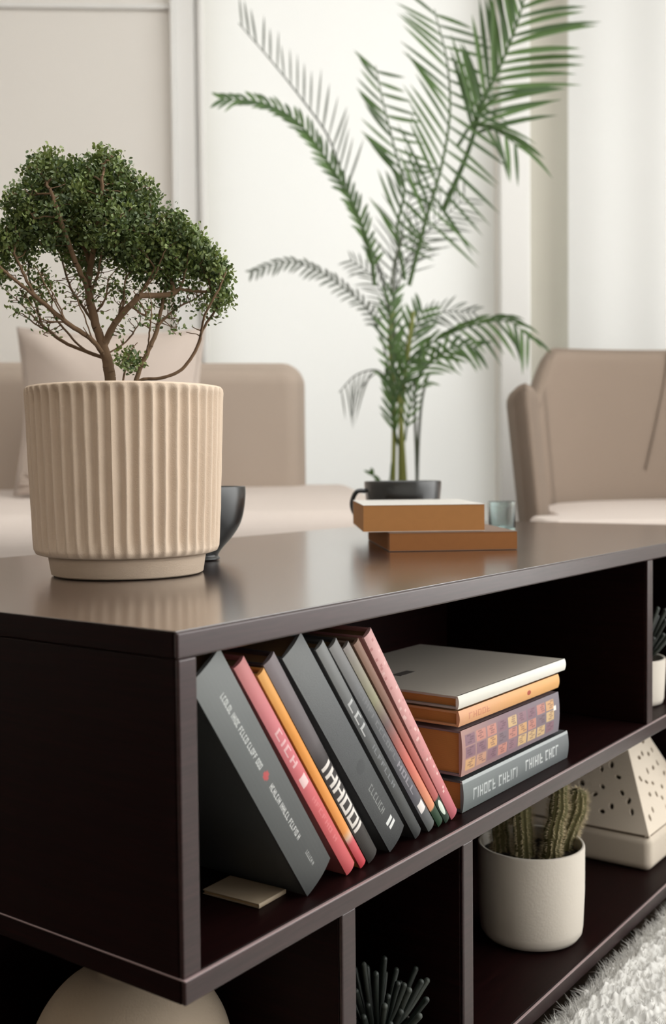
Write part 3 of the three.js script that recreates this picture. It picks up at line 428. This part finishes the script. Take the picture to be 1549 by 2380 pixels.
// rows of small strokes that read as lettering too small to make out
function letters(x, rnd, cx, y0, y1, size, color, gap = 0.3) {
  const s = size, w = s * 0.62, k = s * 0.17; x.fillStyle = color; let y = y0, run = 0;
  while (y + w < y1) {
    const bar = (u, v, du, dv) => x.fillRect(cx - s / 2 + u * s, y + v * w, Math.max(1, du * s), Math.max(1, dv * w)), f = k / w, g = k / s;
    const q = Math.floor(rnd() * 6); bar(0, 0, 1, f); if (q === 0) bar(0, 0, g, 1); else if (q === 1) { bar(0, 0, g, 1); bar(1 - g, 0, g, 0.8); } else if (q === 2) { bar(0, 1 - f, 1, f); bar(0.45, 0, g, 1); } else if (q === 3) { bar(0, 0, g, 1); bar(1 - g, 0, g, 1); bar(0, 1 - f, 1, f); } else if (q === 4) { bar(0.42, 0, g, 0.8); bar(1 - g, 0, g, 1); }
    y += (q === 5 ? w * 0.5 : w) * (1 + gap); if (++run > 4 + rnd() * 5) { y += w * 0.7; run = 0; }
  }
}
function book(o) {
  const t = thing(o.name ?? 'book', o.label, 'book', o.pos, o.turn, o.group); t.rotation.z = o.lean ?? 0; if (o.tip) t.rotation.x = o.tip;
  const { th, len, dep } = o, b = o.board ?? 0.0022, ov = o.overhang ?? 0.003;
  const cm = std({ color: o.color, roughness: o.rough ?? 0.5, bumpMap: rep(speckTex, 14), bumpScale: o.grain ?? 0.0001 });
  const sm = o.spine ? std({ map: o.spine, roughness: o.rough ?? 0.5, bumpMap: o.grain ? rep(speckTex, 3, 8) : null, bumpScale: o.grain ?? 0.0001 }) : cm;
  part(t, 'front_cover', box(0, 0, -dep, b, len, -b * 0.9, 0.0006), o.faceL ? std({ color: o.faceL, roughness: 0.5 }) : cm);
  part(t, 'back_cover', box(th - b, 0, -dep, th, len, -b * 0.9, 0.0006), cm);
  // spine, gently convex across its width
  const n = 10, pos = [], uv = [], idx = [], bulge = Math.min(0.0016, th * 0.12);
  for (let i = 0; i <= n; i++) for (let j = 0; j <= 1; j++) { const f = i / n; pos.push(th * f, len * j, -0.0004 - bulge * Math.pow(2 * f - 1, 2)); uv.push(f, j); }
  for (let i = 0; i <= n; i++) for (let j = 0; j <= 1; j++) { const f = i / n; pos.push(th * f, len * j, -b - bulge); uv.push(f, j); }
  const q = (n + 1) * 2; for (let i = 0; i < n; i++) { const a = i * 2; idx.push(a, a + 2, a + 1, a + 2, a + 3, a + 1, q + a, q + a + 1, q + a + 2, q + a + 2, q + a + 1, q + a + 3, a, q + a, a + 2, a + 2, q + a, q + a + 2, a + 1, a + 3, q + a + 1, a + 3, q + a + 3, q + a + 1); }
  idx.push(0, 1, q, 1, q + 1, q, n * 2, q + n * 2, n * 2 + 1, n * 2 + 1, q + n * 2, q + n * 2 + 1);
  let g = new THREE.BufferGeometry(); g.setAttribute('position', new THREE.Float32BufferAttribute(pos, 3)); g.setAttribute('uv', new THREE.Float32BufferAttribute(uv, 2)); g.setIndex(idx); g = g.toNonIndexed(); g.computeVertexNormals(); part(t, 'spine', g, sm);
  const pb = plainBox(b, ov, -dep + ov, th - b, len - ov, -b); { const p = pb.attributes.position, u = pb.attributes.uv; for (let i = 0; i < p.count; i++) u.setXY(i, p.getX(i) * 60, (p.getY(i) + p.getZ(i)) * 6); }
  part(t, 'pages', pb, o.pages ?? pageMat(0.8, 0.7, 0.55));
  return t;
}
{
  const GL = 'books leaning on the upper shelf', rn = rngOf(66), zf = -0.015;
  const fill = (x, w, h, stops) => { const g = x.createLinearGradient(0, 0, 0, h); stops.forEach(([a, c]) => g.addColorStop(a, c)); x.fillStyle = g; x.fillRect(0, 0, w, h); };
  const P = [  // grey spines: paler tops and darker feet paint light from above
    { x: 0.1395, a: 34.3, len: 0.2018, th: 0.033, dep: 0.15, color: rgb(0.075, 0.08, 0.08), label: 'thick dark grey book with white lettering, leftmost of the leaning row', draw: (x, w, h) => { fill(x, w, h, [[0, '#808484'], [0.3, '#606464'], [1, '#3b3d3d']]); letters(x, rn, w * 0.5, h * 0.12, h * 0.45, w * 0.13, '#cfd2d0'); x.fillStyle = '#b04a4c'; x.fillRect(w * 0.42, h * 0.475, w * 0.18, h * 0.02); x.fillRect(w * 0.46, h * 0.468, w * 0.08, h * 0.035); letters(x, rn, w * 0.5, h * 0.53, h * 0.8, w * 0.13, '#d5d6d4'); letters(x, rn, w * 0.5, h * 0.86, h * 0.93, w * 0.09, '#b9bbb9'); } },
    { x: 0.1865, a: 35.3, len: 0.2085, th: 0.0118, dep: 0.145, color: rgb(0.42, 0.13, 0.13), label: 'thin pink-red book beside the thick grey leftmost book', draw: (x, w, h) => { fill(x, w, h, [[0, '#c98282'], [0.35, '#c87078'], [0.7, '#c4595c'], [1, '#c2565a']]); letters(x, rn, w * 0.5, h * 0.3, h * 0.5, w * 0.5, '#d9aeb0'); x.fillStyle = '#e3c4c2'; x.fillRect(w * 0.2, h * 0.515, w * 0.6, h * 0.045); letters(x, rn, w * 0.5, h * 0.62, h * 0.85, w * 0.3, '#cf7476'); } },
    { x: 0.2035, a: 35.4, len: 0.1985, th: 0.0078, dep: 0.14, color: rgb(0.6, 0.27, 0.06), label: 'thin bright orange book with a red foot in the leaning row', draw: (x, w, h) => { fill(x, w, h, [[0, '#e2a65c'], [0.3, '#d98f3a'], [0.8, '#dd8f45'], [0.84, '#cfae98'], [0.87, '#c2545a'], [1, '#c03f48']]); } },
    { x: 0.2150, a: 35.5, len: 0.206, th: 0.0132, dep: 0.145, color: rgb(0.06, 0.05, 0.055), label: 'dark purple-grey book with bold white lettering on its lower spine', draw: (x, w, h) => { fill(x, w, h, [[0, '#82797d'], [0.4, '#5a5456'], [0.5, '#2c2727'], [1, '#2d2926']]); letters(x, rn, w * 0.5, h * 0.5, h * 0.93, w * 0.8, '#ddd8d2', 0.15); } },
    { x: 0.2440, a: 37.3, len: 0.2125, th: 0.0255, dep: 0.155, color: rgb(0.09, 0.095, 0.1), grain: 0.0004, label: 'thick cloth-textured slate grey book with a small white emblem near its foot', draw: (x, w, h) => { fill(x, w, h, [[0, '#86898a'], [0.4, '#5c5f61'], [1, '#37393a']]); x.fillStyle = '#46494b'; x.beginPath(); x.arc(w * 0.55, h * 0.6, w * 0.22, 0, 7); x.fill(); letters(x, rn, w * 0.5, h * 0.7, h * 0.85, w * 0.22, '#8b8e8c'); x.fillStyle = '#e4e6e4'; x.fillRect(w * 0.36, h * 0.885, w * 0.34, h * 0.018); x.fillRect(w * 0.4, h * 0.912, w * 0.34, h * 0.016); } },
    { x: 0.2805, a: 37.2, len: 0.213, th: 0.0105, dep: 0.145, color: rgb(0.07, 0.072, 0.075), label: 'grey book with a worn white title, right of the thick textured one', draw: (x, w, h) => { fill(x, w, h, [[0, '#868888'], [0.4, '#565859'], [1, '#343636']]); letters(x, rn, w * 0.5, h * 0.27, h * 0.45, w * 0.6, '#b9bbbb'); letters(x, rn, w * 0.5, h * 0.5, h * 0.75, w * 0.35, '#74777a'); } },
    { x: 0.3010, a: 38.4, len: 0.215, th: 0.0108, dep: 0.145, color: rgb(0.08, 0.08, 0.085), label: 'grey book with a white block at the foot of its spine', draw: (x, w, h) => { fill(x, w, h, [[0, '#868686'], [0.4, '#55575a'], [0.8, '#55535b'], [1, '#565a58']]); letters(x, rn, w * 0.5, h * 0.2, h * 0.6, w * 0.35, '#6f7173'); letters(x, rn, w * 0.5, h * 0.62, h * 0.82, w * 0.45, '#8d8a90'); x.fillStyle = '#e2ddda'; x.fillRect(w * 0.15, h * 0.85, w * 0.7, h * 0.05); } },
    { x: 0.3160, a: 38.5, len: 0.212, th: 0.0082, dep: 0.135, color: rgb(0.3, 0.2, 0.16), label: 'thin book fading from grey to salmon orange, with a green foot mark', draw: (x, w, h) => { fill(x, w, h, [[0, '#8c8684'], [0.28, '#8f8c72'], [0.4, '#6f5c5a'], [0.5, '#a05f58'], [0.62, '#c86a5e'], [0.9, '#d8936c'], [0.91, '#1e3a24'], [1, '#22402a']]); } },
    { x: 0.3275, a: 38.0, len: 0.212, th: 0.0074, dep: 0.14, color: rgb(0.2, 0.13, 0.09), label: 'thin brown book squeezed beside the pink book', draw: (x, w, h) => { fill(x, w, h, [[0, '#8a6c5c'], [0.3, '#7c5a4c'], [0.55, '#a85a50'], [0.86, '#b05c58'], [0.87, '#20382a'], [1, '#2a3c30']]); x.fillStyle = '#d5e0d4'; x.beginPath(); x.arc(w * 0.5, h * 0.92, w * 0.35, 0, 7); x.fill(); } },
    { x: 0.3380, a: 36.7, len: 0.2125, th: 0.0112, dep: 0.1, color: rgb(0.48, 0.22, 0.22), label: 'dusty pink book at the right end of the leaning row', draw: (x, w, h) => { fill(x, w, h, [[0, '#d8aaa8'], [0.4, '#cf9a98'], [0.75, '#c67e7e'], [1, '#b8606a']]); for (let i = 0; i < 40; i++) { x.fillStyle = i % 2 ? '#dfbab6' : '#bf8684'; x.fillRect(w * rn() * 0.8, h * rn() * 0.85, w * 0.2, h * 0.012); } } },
  ];
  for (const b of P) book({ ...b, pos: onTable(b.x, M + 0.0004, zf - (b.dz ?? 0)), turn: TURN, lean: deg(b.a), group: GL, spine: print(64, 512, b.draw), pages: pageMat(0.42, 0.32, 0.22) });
  // flat stack: spine along the front
  const GS = 'books stacked flat on the upper shelf', flat = -Math.PI / 2, brown = pageMat(0.85, 0.5, 0.2);
  const S = [
    { x: 0.3585, y: 0.2463, len: 0.2155, th: 0.0275, dep: 0.168, color: rgb(0.07, 0.075, 0.08), label: 'dark grey book with white spine lettering at the bottom of the stack', draw: (x, w, h) => { fill(x, w, h, [[0, '#6f7676'], [1, '#64696b']]); x.fillStyle = '#a4aaab'; x.fillRect(0, 0, w * 0.1, h); letters(x, rn, w * 0.55, h * 0.08, h * 0.5, w * 0.36, '#b8bdbd'); letters(x, rn, w * 0.5, h * 0.55, h * 0.9, w * 0.36, '#c2c6c6'); } },
    { x: 0.3565, y: 0.2778, len: 0.196, th: 0.0395, dep: 0.165, color: rgb(0.2, 0.15, 0.16), label: 'thick book with a purple and orange patchwork spine in the stack', draw: (x, w, h) => { fill(x, w, h, [[0, '#a58078'], [0.4, '#7e6870'], [1, '#746d76']]); const pal = ['#c69a6c', '#b98c74', '#80606c', '#c4a67a', '#8a6a74', '#b87f72', '#77666f', '#c8a878']; for (let j = 0; j < 9; j++) for (let i = 0; i < 3; i++) { x.fillStyle = pal[Math.floor(rn() * 8)]; x.fillRect(w * (0.12 + i * 0.27), h * (0.03 + j * 0.102), w * 0.24, h * 0.088); x.fillStyle = 'rgba(70,45,55,.45)'; for (let m = 0; m < 4; m++) x.fillRect(w * (0.14 + i * 0.27 + 0.05 * m), h * (0.04 + j * 0.102 + rn() * 0.04), w * 0.025, h * 0.035); } x.fillStyle = '#e6e2dc'; x.fillRect(w * 0.3, h * 0.93, w * 0.12, h * 0.03); } },
    { x: 0.3525, y: 0.3215, len: 0.2, th: 0.0135, dep: 0.16, color: rgb(0.55, 0.3, 0.14), label: 'thin tan-orange spined book second from the top of the stack', draw: (x, w, h) => { fill(x, w, h, [[0, '#cf9a74'], [0.5, '#d6a068'], [1, '#d9a464']]); x.fillStyle = '#a4442c'; x.beginPath(); x.arc(w * 0.5, h * 0.66, w * 0.16, 0, 7); x.fill(); letters(x, rn, w * 0.5, h * 0.08, h * 0.3, w * 0.4, '#c08060'); } },
    { x: 0.3512, y: 0.3368, len: 0.2165, th: 0.0112, dep: 0.172, color: rgb(0.36, 0.34, 0.31), faceL: rgb(0.46, 0.42, 0.365), label: 'grey covered book with pale spine lying on top of the stack', draw: (x, w, h) => { fill(x, w, h, [[0, '#d8d6cc'], [1, '#e4e2da']]); } },
  ];
  for (const b of S) { const k = book({ ...b, pos: onTable(b.x, b.y + b.th, -0.016), turn: TURN, lean: flat, group: GS, spine: print(64, 512, (x, w, h) => { x.translate(0, h); x.scale(1, -1); b.draw(x, w, h); }), pages: brown });
    if (b.faceL) { const pl = plainBox(-0.0004, 0.05, -0.1, 0, 0.075, -0.09); part(k, 'cover_mark', pl, std({ color: rgb(0.08, 0.07, 0.06), roughness: 0.7 }), 'dark mark printed on the cover'); } }
  // cream booklet lying flat behind the first leaning book
  book({ name: 'booklet', label: 'thin cream booklet lying flat behind the leaning grey book', pos: onTable(0.104, M + 0.0036, -0.03), turn: TURN + deg(3), lean: flat, len: 0.031, th: 0.0032, dep: 0.05, color: rgb(0.34, 0.27, 0.19), board: 0.0008, overhang: 0.001 });
  // two paperbacks lying on the table, page edges towards the viewer
  const GT = 'books lying on the table top', turnT = deg(2) + Math.PI;
  const tan = pageMat(0.72, 0.42, 0.2), tan2 = pageMat(0.5, 0.25, 0.105);
  // corners: spine on the far side, so the book's frame is turned by half a circle
  book({ label: 'lower of the two brown-edged paperbacks lying on the table', pos: [0.256, T + 0.0206, -1.184 - 0.198], turn: turnT, lean: flat, len: 0.142, th: 0.0202, dep: 0.198, color: rgb(0.16, 0.1, 0.07), board: 0.0006, overhang: 0.0004, pages: tan2, group: GT });
  book({ label: 'thicker brown-edged paperback lying on another beside the black cup', pos: [0.2295, T + 0.0206 + 0.0302, -1.19 - 0.185], turn: turnT + deg(-2.5), lean: flat, len: 0.1345, th: 0.0298, dep: 0.185, color: rgb(0.6, 0.58, 0.54), board: 0.0006, overhang: 0.0004, pages: tan, group: GT });
}

// ---------------------------------------------------------------- small pots, lantern and vase in the compartments
function fingerPlant(t, r, n, y0, reach, mats, w0) { // upright finger-shaped leaves fanning out
  for (let i = 0; i < n; i++) {
    const a = i * 2.39996 + r() * 0.5, f = Math.sqrt((i + 0.5) / n), tilt = 0.08 + f * 0.85, l = reach * (0.75 + 0.35 * r()) * (1 - 0.25 * f), b = V(Math.cos(a) * 0.008 * f, y0, Math.sin(a) * 0.008 * f), d = V(Math.cos(a) * Math.sin(tilt), Math.cos(tilt), Math.sin(a) * Math.sin(tilt));
    const mid = b.clone().addScaledVector(d, l * 0.5).add(V(0, -l * 0.05, 0)), end = b.clone().addScaledVector(d, l).add(V(0, l * 0.08, 0));
    const g = tube([b, mid, end], w0 * 0.75, w0 * 1.25, 10, 8), tip = new THREE.SphereGeometry(w0 * 1.25, 10, 7).translate(end.x, end.y, end.z);
    part(t, 'leaf', mergeGeometries([g, tip]), mats[i % mats.length]);
  }
}
{
  const dg = [rgb(0.008, 0.013, 0.01), rgb(0.016, 0.022, 0.018), rgb(0.04, 0.048, 0.04)].map((c) => std({ color: c, roughness: 0.5 }));
  const potIn = (t, rt0, rb, h, mat) => { part(t, 'pot', lathe([[0, 0.0004], [rb - 0.005, 0.0004], [rb - 0.001, 0.002], [rb + 0.0006, 0.007], [rt0, h - 0.0015], [rt0 - 0.0008, h], [rt0 - 0.0028, h], [rt0 - 0.0034, h - 0.002], [rb - 0.003, 0.01], [0, 0.008]], 72), mat); part(t, 'soil', new THREE.CylinderGeometry(rt0 - 0.0036, rt0 - 0.0036, 0.004, 40).translate(0, h - 0.014, 0), soilMat); };
  const a = thing('potted_succulent', 'dark finger-leaved succulent in the narrow lower middle compartment', 'potted plant', onTable(0.272, B, -0.05), TURN);
  potIn(a, 0.031, 0.027, 0.048, std({ color: rgb(0.08, 0.075, 0.07), roughness: 0.6 })); fingerPlant(a, rngOf(8), 36, 0.036, 0.062, dg, 0.0021);
  const c = thing('potted_succulent', 'dark spiky plant in a white pot beside the upper divider', 'potted plant', onTable(0.862, M, -0.064), TURN);
  potIn(c, 0.045, 0.042, 0.057, potWhite); fingerPlant(c, rngOf(18), 40, 0.043, 0.085, dg, 0.0024);

  // cactus
  const q = thing('potted_cactus', 'woolly columnar cactus in a plain cream pot on the bottom shelf', 'potted plant', onTable(0.603, B, -0.0725), 0);
  part(q, 'pot', lathe([[0, 0.0004], [0.044, 0.0004], [0.05, 0.002], [0.0535, 0.007], [0.0545, 0.014], [0.0562, 0.05], [0.0565, 0.098], [0.0558, 0.0995], [0.0538, 0.0995], [0.053, 0.098], [0.0515, 0.02], [0, 0.015]], 88), potWhite);
  part(q, 'soil', new THREE.CylinderGeometry(0.0527, 0.0527, 0.006, 48).translate(0, 0.083, 0), soilMat);
  const cm = std({ color: rgb(0.12, 0.11, 0.045), roughness: 0.9 }), wool = std({ color: rgb(0.62, 0.52, 0.33), roughness: 1 }), r = rngOf(321);
  const column = (pts, rad, wav) => {
    const c = new THREE.CatmullRomCurve3(pts, false, 'centripetal'), NS = 40, NR = 44, g = new THREE.BufferGeometry(), pos = [], idx = [], fr = c.computeFrenetFrames(NS, false), hairs = [];
    for (let i = 0; i <= NS; i++) { const f = i / NS, p = c.getPointAt(f), cap = f > 0.86 ? Math.sqrt(Math.max(0, 1 - Math.pow((f - 0.86) / 0.14, 2))) : 1; for (let j = 0; j <= NR; j++) { const a = j / NR * Math.PI * 2, rr = rad * cap * (1 + 0.1 * Math.cos(a * 11)) * (1 + wav * Math.sin(f * 21)); const n = fr.normals[i].clone().multiplyScalar(Math.cos(a)).addScaledVector(fr.binormals[i], Math.sin(a)), v = p.clone().addScaledVector(n, rr); pos.push(v.x, v.y, v.z); if (j % 4 === 0 && j < NR && r() < 0.95) for (let h = 0; h < 4; h++) { const d = n.clone().add(V(r() - 0.5, r() - 0.3, r() - 0.5).multiplyScalar(1.1)).normalize(), e = v.clone().addScaledVector(d, 0.005 + r() * 0.002), sd = V().crossVectors(d, V(0.3, 1, 0.2)).normalize().multiplyScalar(0.00035); hairs.push(v.x - sd.x, v.y - sd.y, v.z - sd.z, v.x + sd.x, v.y + sd.y, v.z + sd.z, e.x, e.y, e.z); } } }
    for (let i = 0; i < NS; i++) for (let j = 0; j < NR; j++) { const a = i * (NR + 1) + j, b = a + NR + 1; idx.push(a, a + 1, b, a + 1, b + 1, b); }
    g.setAttribute('position', new THREE.Float32BufferAttribute(pos, 3)); g.setIndex(idx); g.computeVertexNormals(); const s = part(q, 'column', g, cm);
    const hg = new THREE.BufferGeometry(); hg.setAttribute('position', new THREE.Float32BufferAttribute(hairs, 3)); hg.computeVertexNormals(); part(s, 'spines', hg, wool, undefined, 'stuff');
  };
  column([V(-0.008, 0.08, 0.004), V(-0.01, 0.12, 0.003), V(-0.013, 0.16, 0)], 0.0095, 0.03);
  column([V(0.017, 0.08, 0.014), V(0.021, 0.115, 0.014), V(0.027, 0.14, 0.012), V(0.028, 0.168, 0.01)], 0.0084, 0.1);
  column([V(0.036, 0.08, -0.014), V(0.044, 0.105, -0.016), V(0.054, 0.128, -0.018), V(0.056, 0.15, -0.018)], 0.0098, 0.04);
  column([V(-0.028, 0.08, -0.015), V(-0.03, 0.11, -0.016), V(-0.033, 0.14, -0.018)], 0.0085, 0.05);

  // pierced ceramic lantern: base box, four sloping pierced faces, cap with a wire handle
  const l = thing('ceramic_lantern', 'cream ceramic lantern with pierced sloping sides on the bottom shelf', 'lantern', onTable(0.9264, B, -0.1132), TURN);
  const hw = 0.085, yb = 0.043, yt = 0.155, tw = 0.03;
  part(l, 'base', new RoundedBoxGeometry(hw * 2, yb, hw * 2, 5, 0.0095).translate(0, yb / 2, 0), lanternClay);
  part(l, 'groove', box(-hw + 0.004, yb - 0.002, -hw + 0.004, hw - 0.004, yb + 0.0026, hw - 0.004, 0.001), std({ color: rgb(0.16, 0.12, 0.085), roughness: 0.9 }));
  const y0 = yb + 0.002, hgt = yt - y0, slope = Math.atan2(hw - 0.003 - tw, hgt), sl = hgt / Math.cos(slope), rh = rngOf(64);
  for (let f = 0; f < 4; f++) {
    const sh = new THREE.Shape([new THREE.Vector2(-hw + 0.003, 0), new THREE.Vector2(hw - 0.003, 0), new THREE.Vector2(tw, sl), new THREE.Vector2(-tw, sl)]), put = [];
    for (let i = 0; i < 400 && put.length < 22; i++) { const v = 0.014 + rh() * (sl - 0.034), lim = (hw + (tw - hw) * v / sl) - 0.016, u = (rh() * 2 - 1) * lim; if (put.some(([a, b]) => Math.hypot(a - u, b - v) < 0.0135)) continue; put.push([u, v]); const h = new THREE.Path(); h.absellipse(u, v, 0.0027 + rh() * 0.001, 0.0038 + rh() * 0.0014, 0, Math.PI * 2, true, rh() * 3); sh.holes.push(h); }
    const g = new THREE.ExtrudeGeometry(sh, { depth: 0.005, bevelEnabled: true, bevelThickness: 0.0006, bevelSize: 0.0006, bevelSegments: 2, curveSegments: 8 });
    g.translate(0, 0, -0.005).rotateX(-slope).translate(0, y0, hw - 0.003).rotateY(f * Math.PI / 2); part(l, 'pierced_side', metric(g), lanternClay);
  }
  part(l, 'cap', new RoundedBoxGeometry(tw * 2 + 0.008, 0.006, tw * 2 + 0.008, 3, 0.0025).translate(0, yt + 0.002, 0), lanternClay);
  part(l, 'wire_handle', tube([V(-0.03, yt + 0.003, 0.02), V(-0.026, yt + 0.016, 0.02), V(-0.004, yt + 0.028, 0.02), V(0.02, yt + 0.018, 0.02), V(0.03, yt + 0.003, 0.02)], 0.0011, 0.0011, 30, 8), std({ color: rgb(0.6, 0.56, 0.52), roughness: 0.4, metalness: 0.6 }));

  const v = thing('round_vase', 'round beige stoneware vase under the overhanging left corner of the table', 'vase', onTable(0.0845, B, -0.136), 0);
  part(v, 'body', lathe(profile([[0, 0.0006], [0.024, 0.0006], [0.03, 0.002], [0.052, 0.017], [0.068, 0.042], [0.0735, 0.073], [0.0675, 0.105], [0.05, 0.13], [0.03, 0.1425], [0.0225, 0.145], [0.021, 0.149], [0.019, 0.15], [0.0175, 0.147], [0.024, 0.138], [0.045, 0.124]], 90), 96), vaseClay);
}
renderer.render(scene, camera);
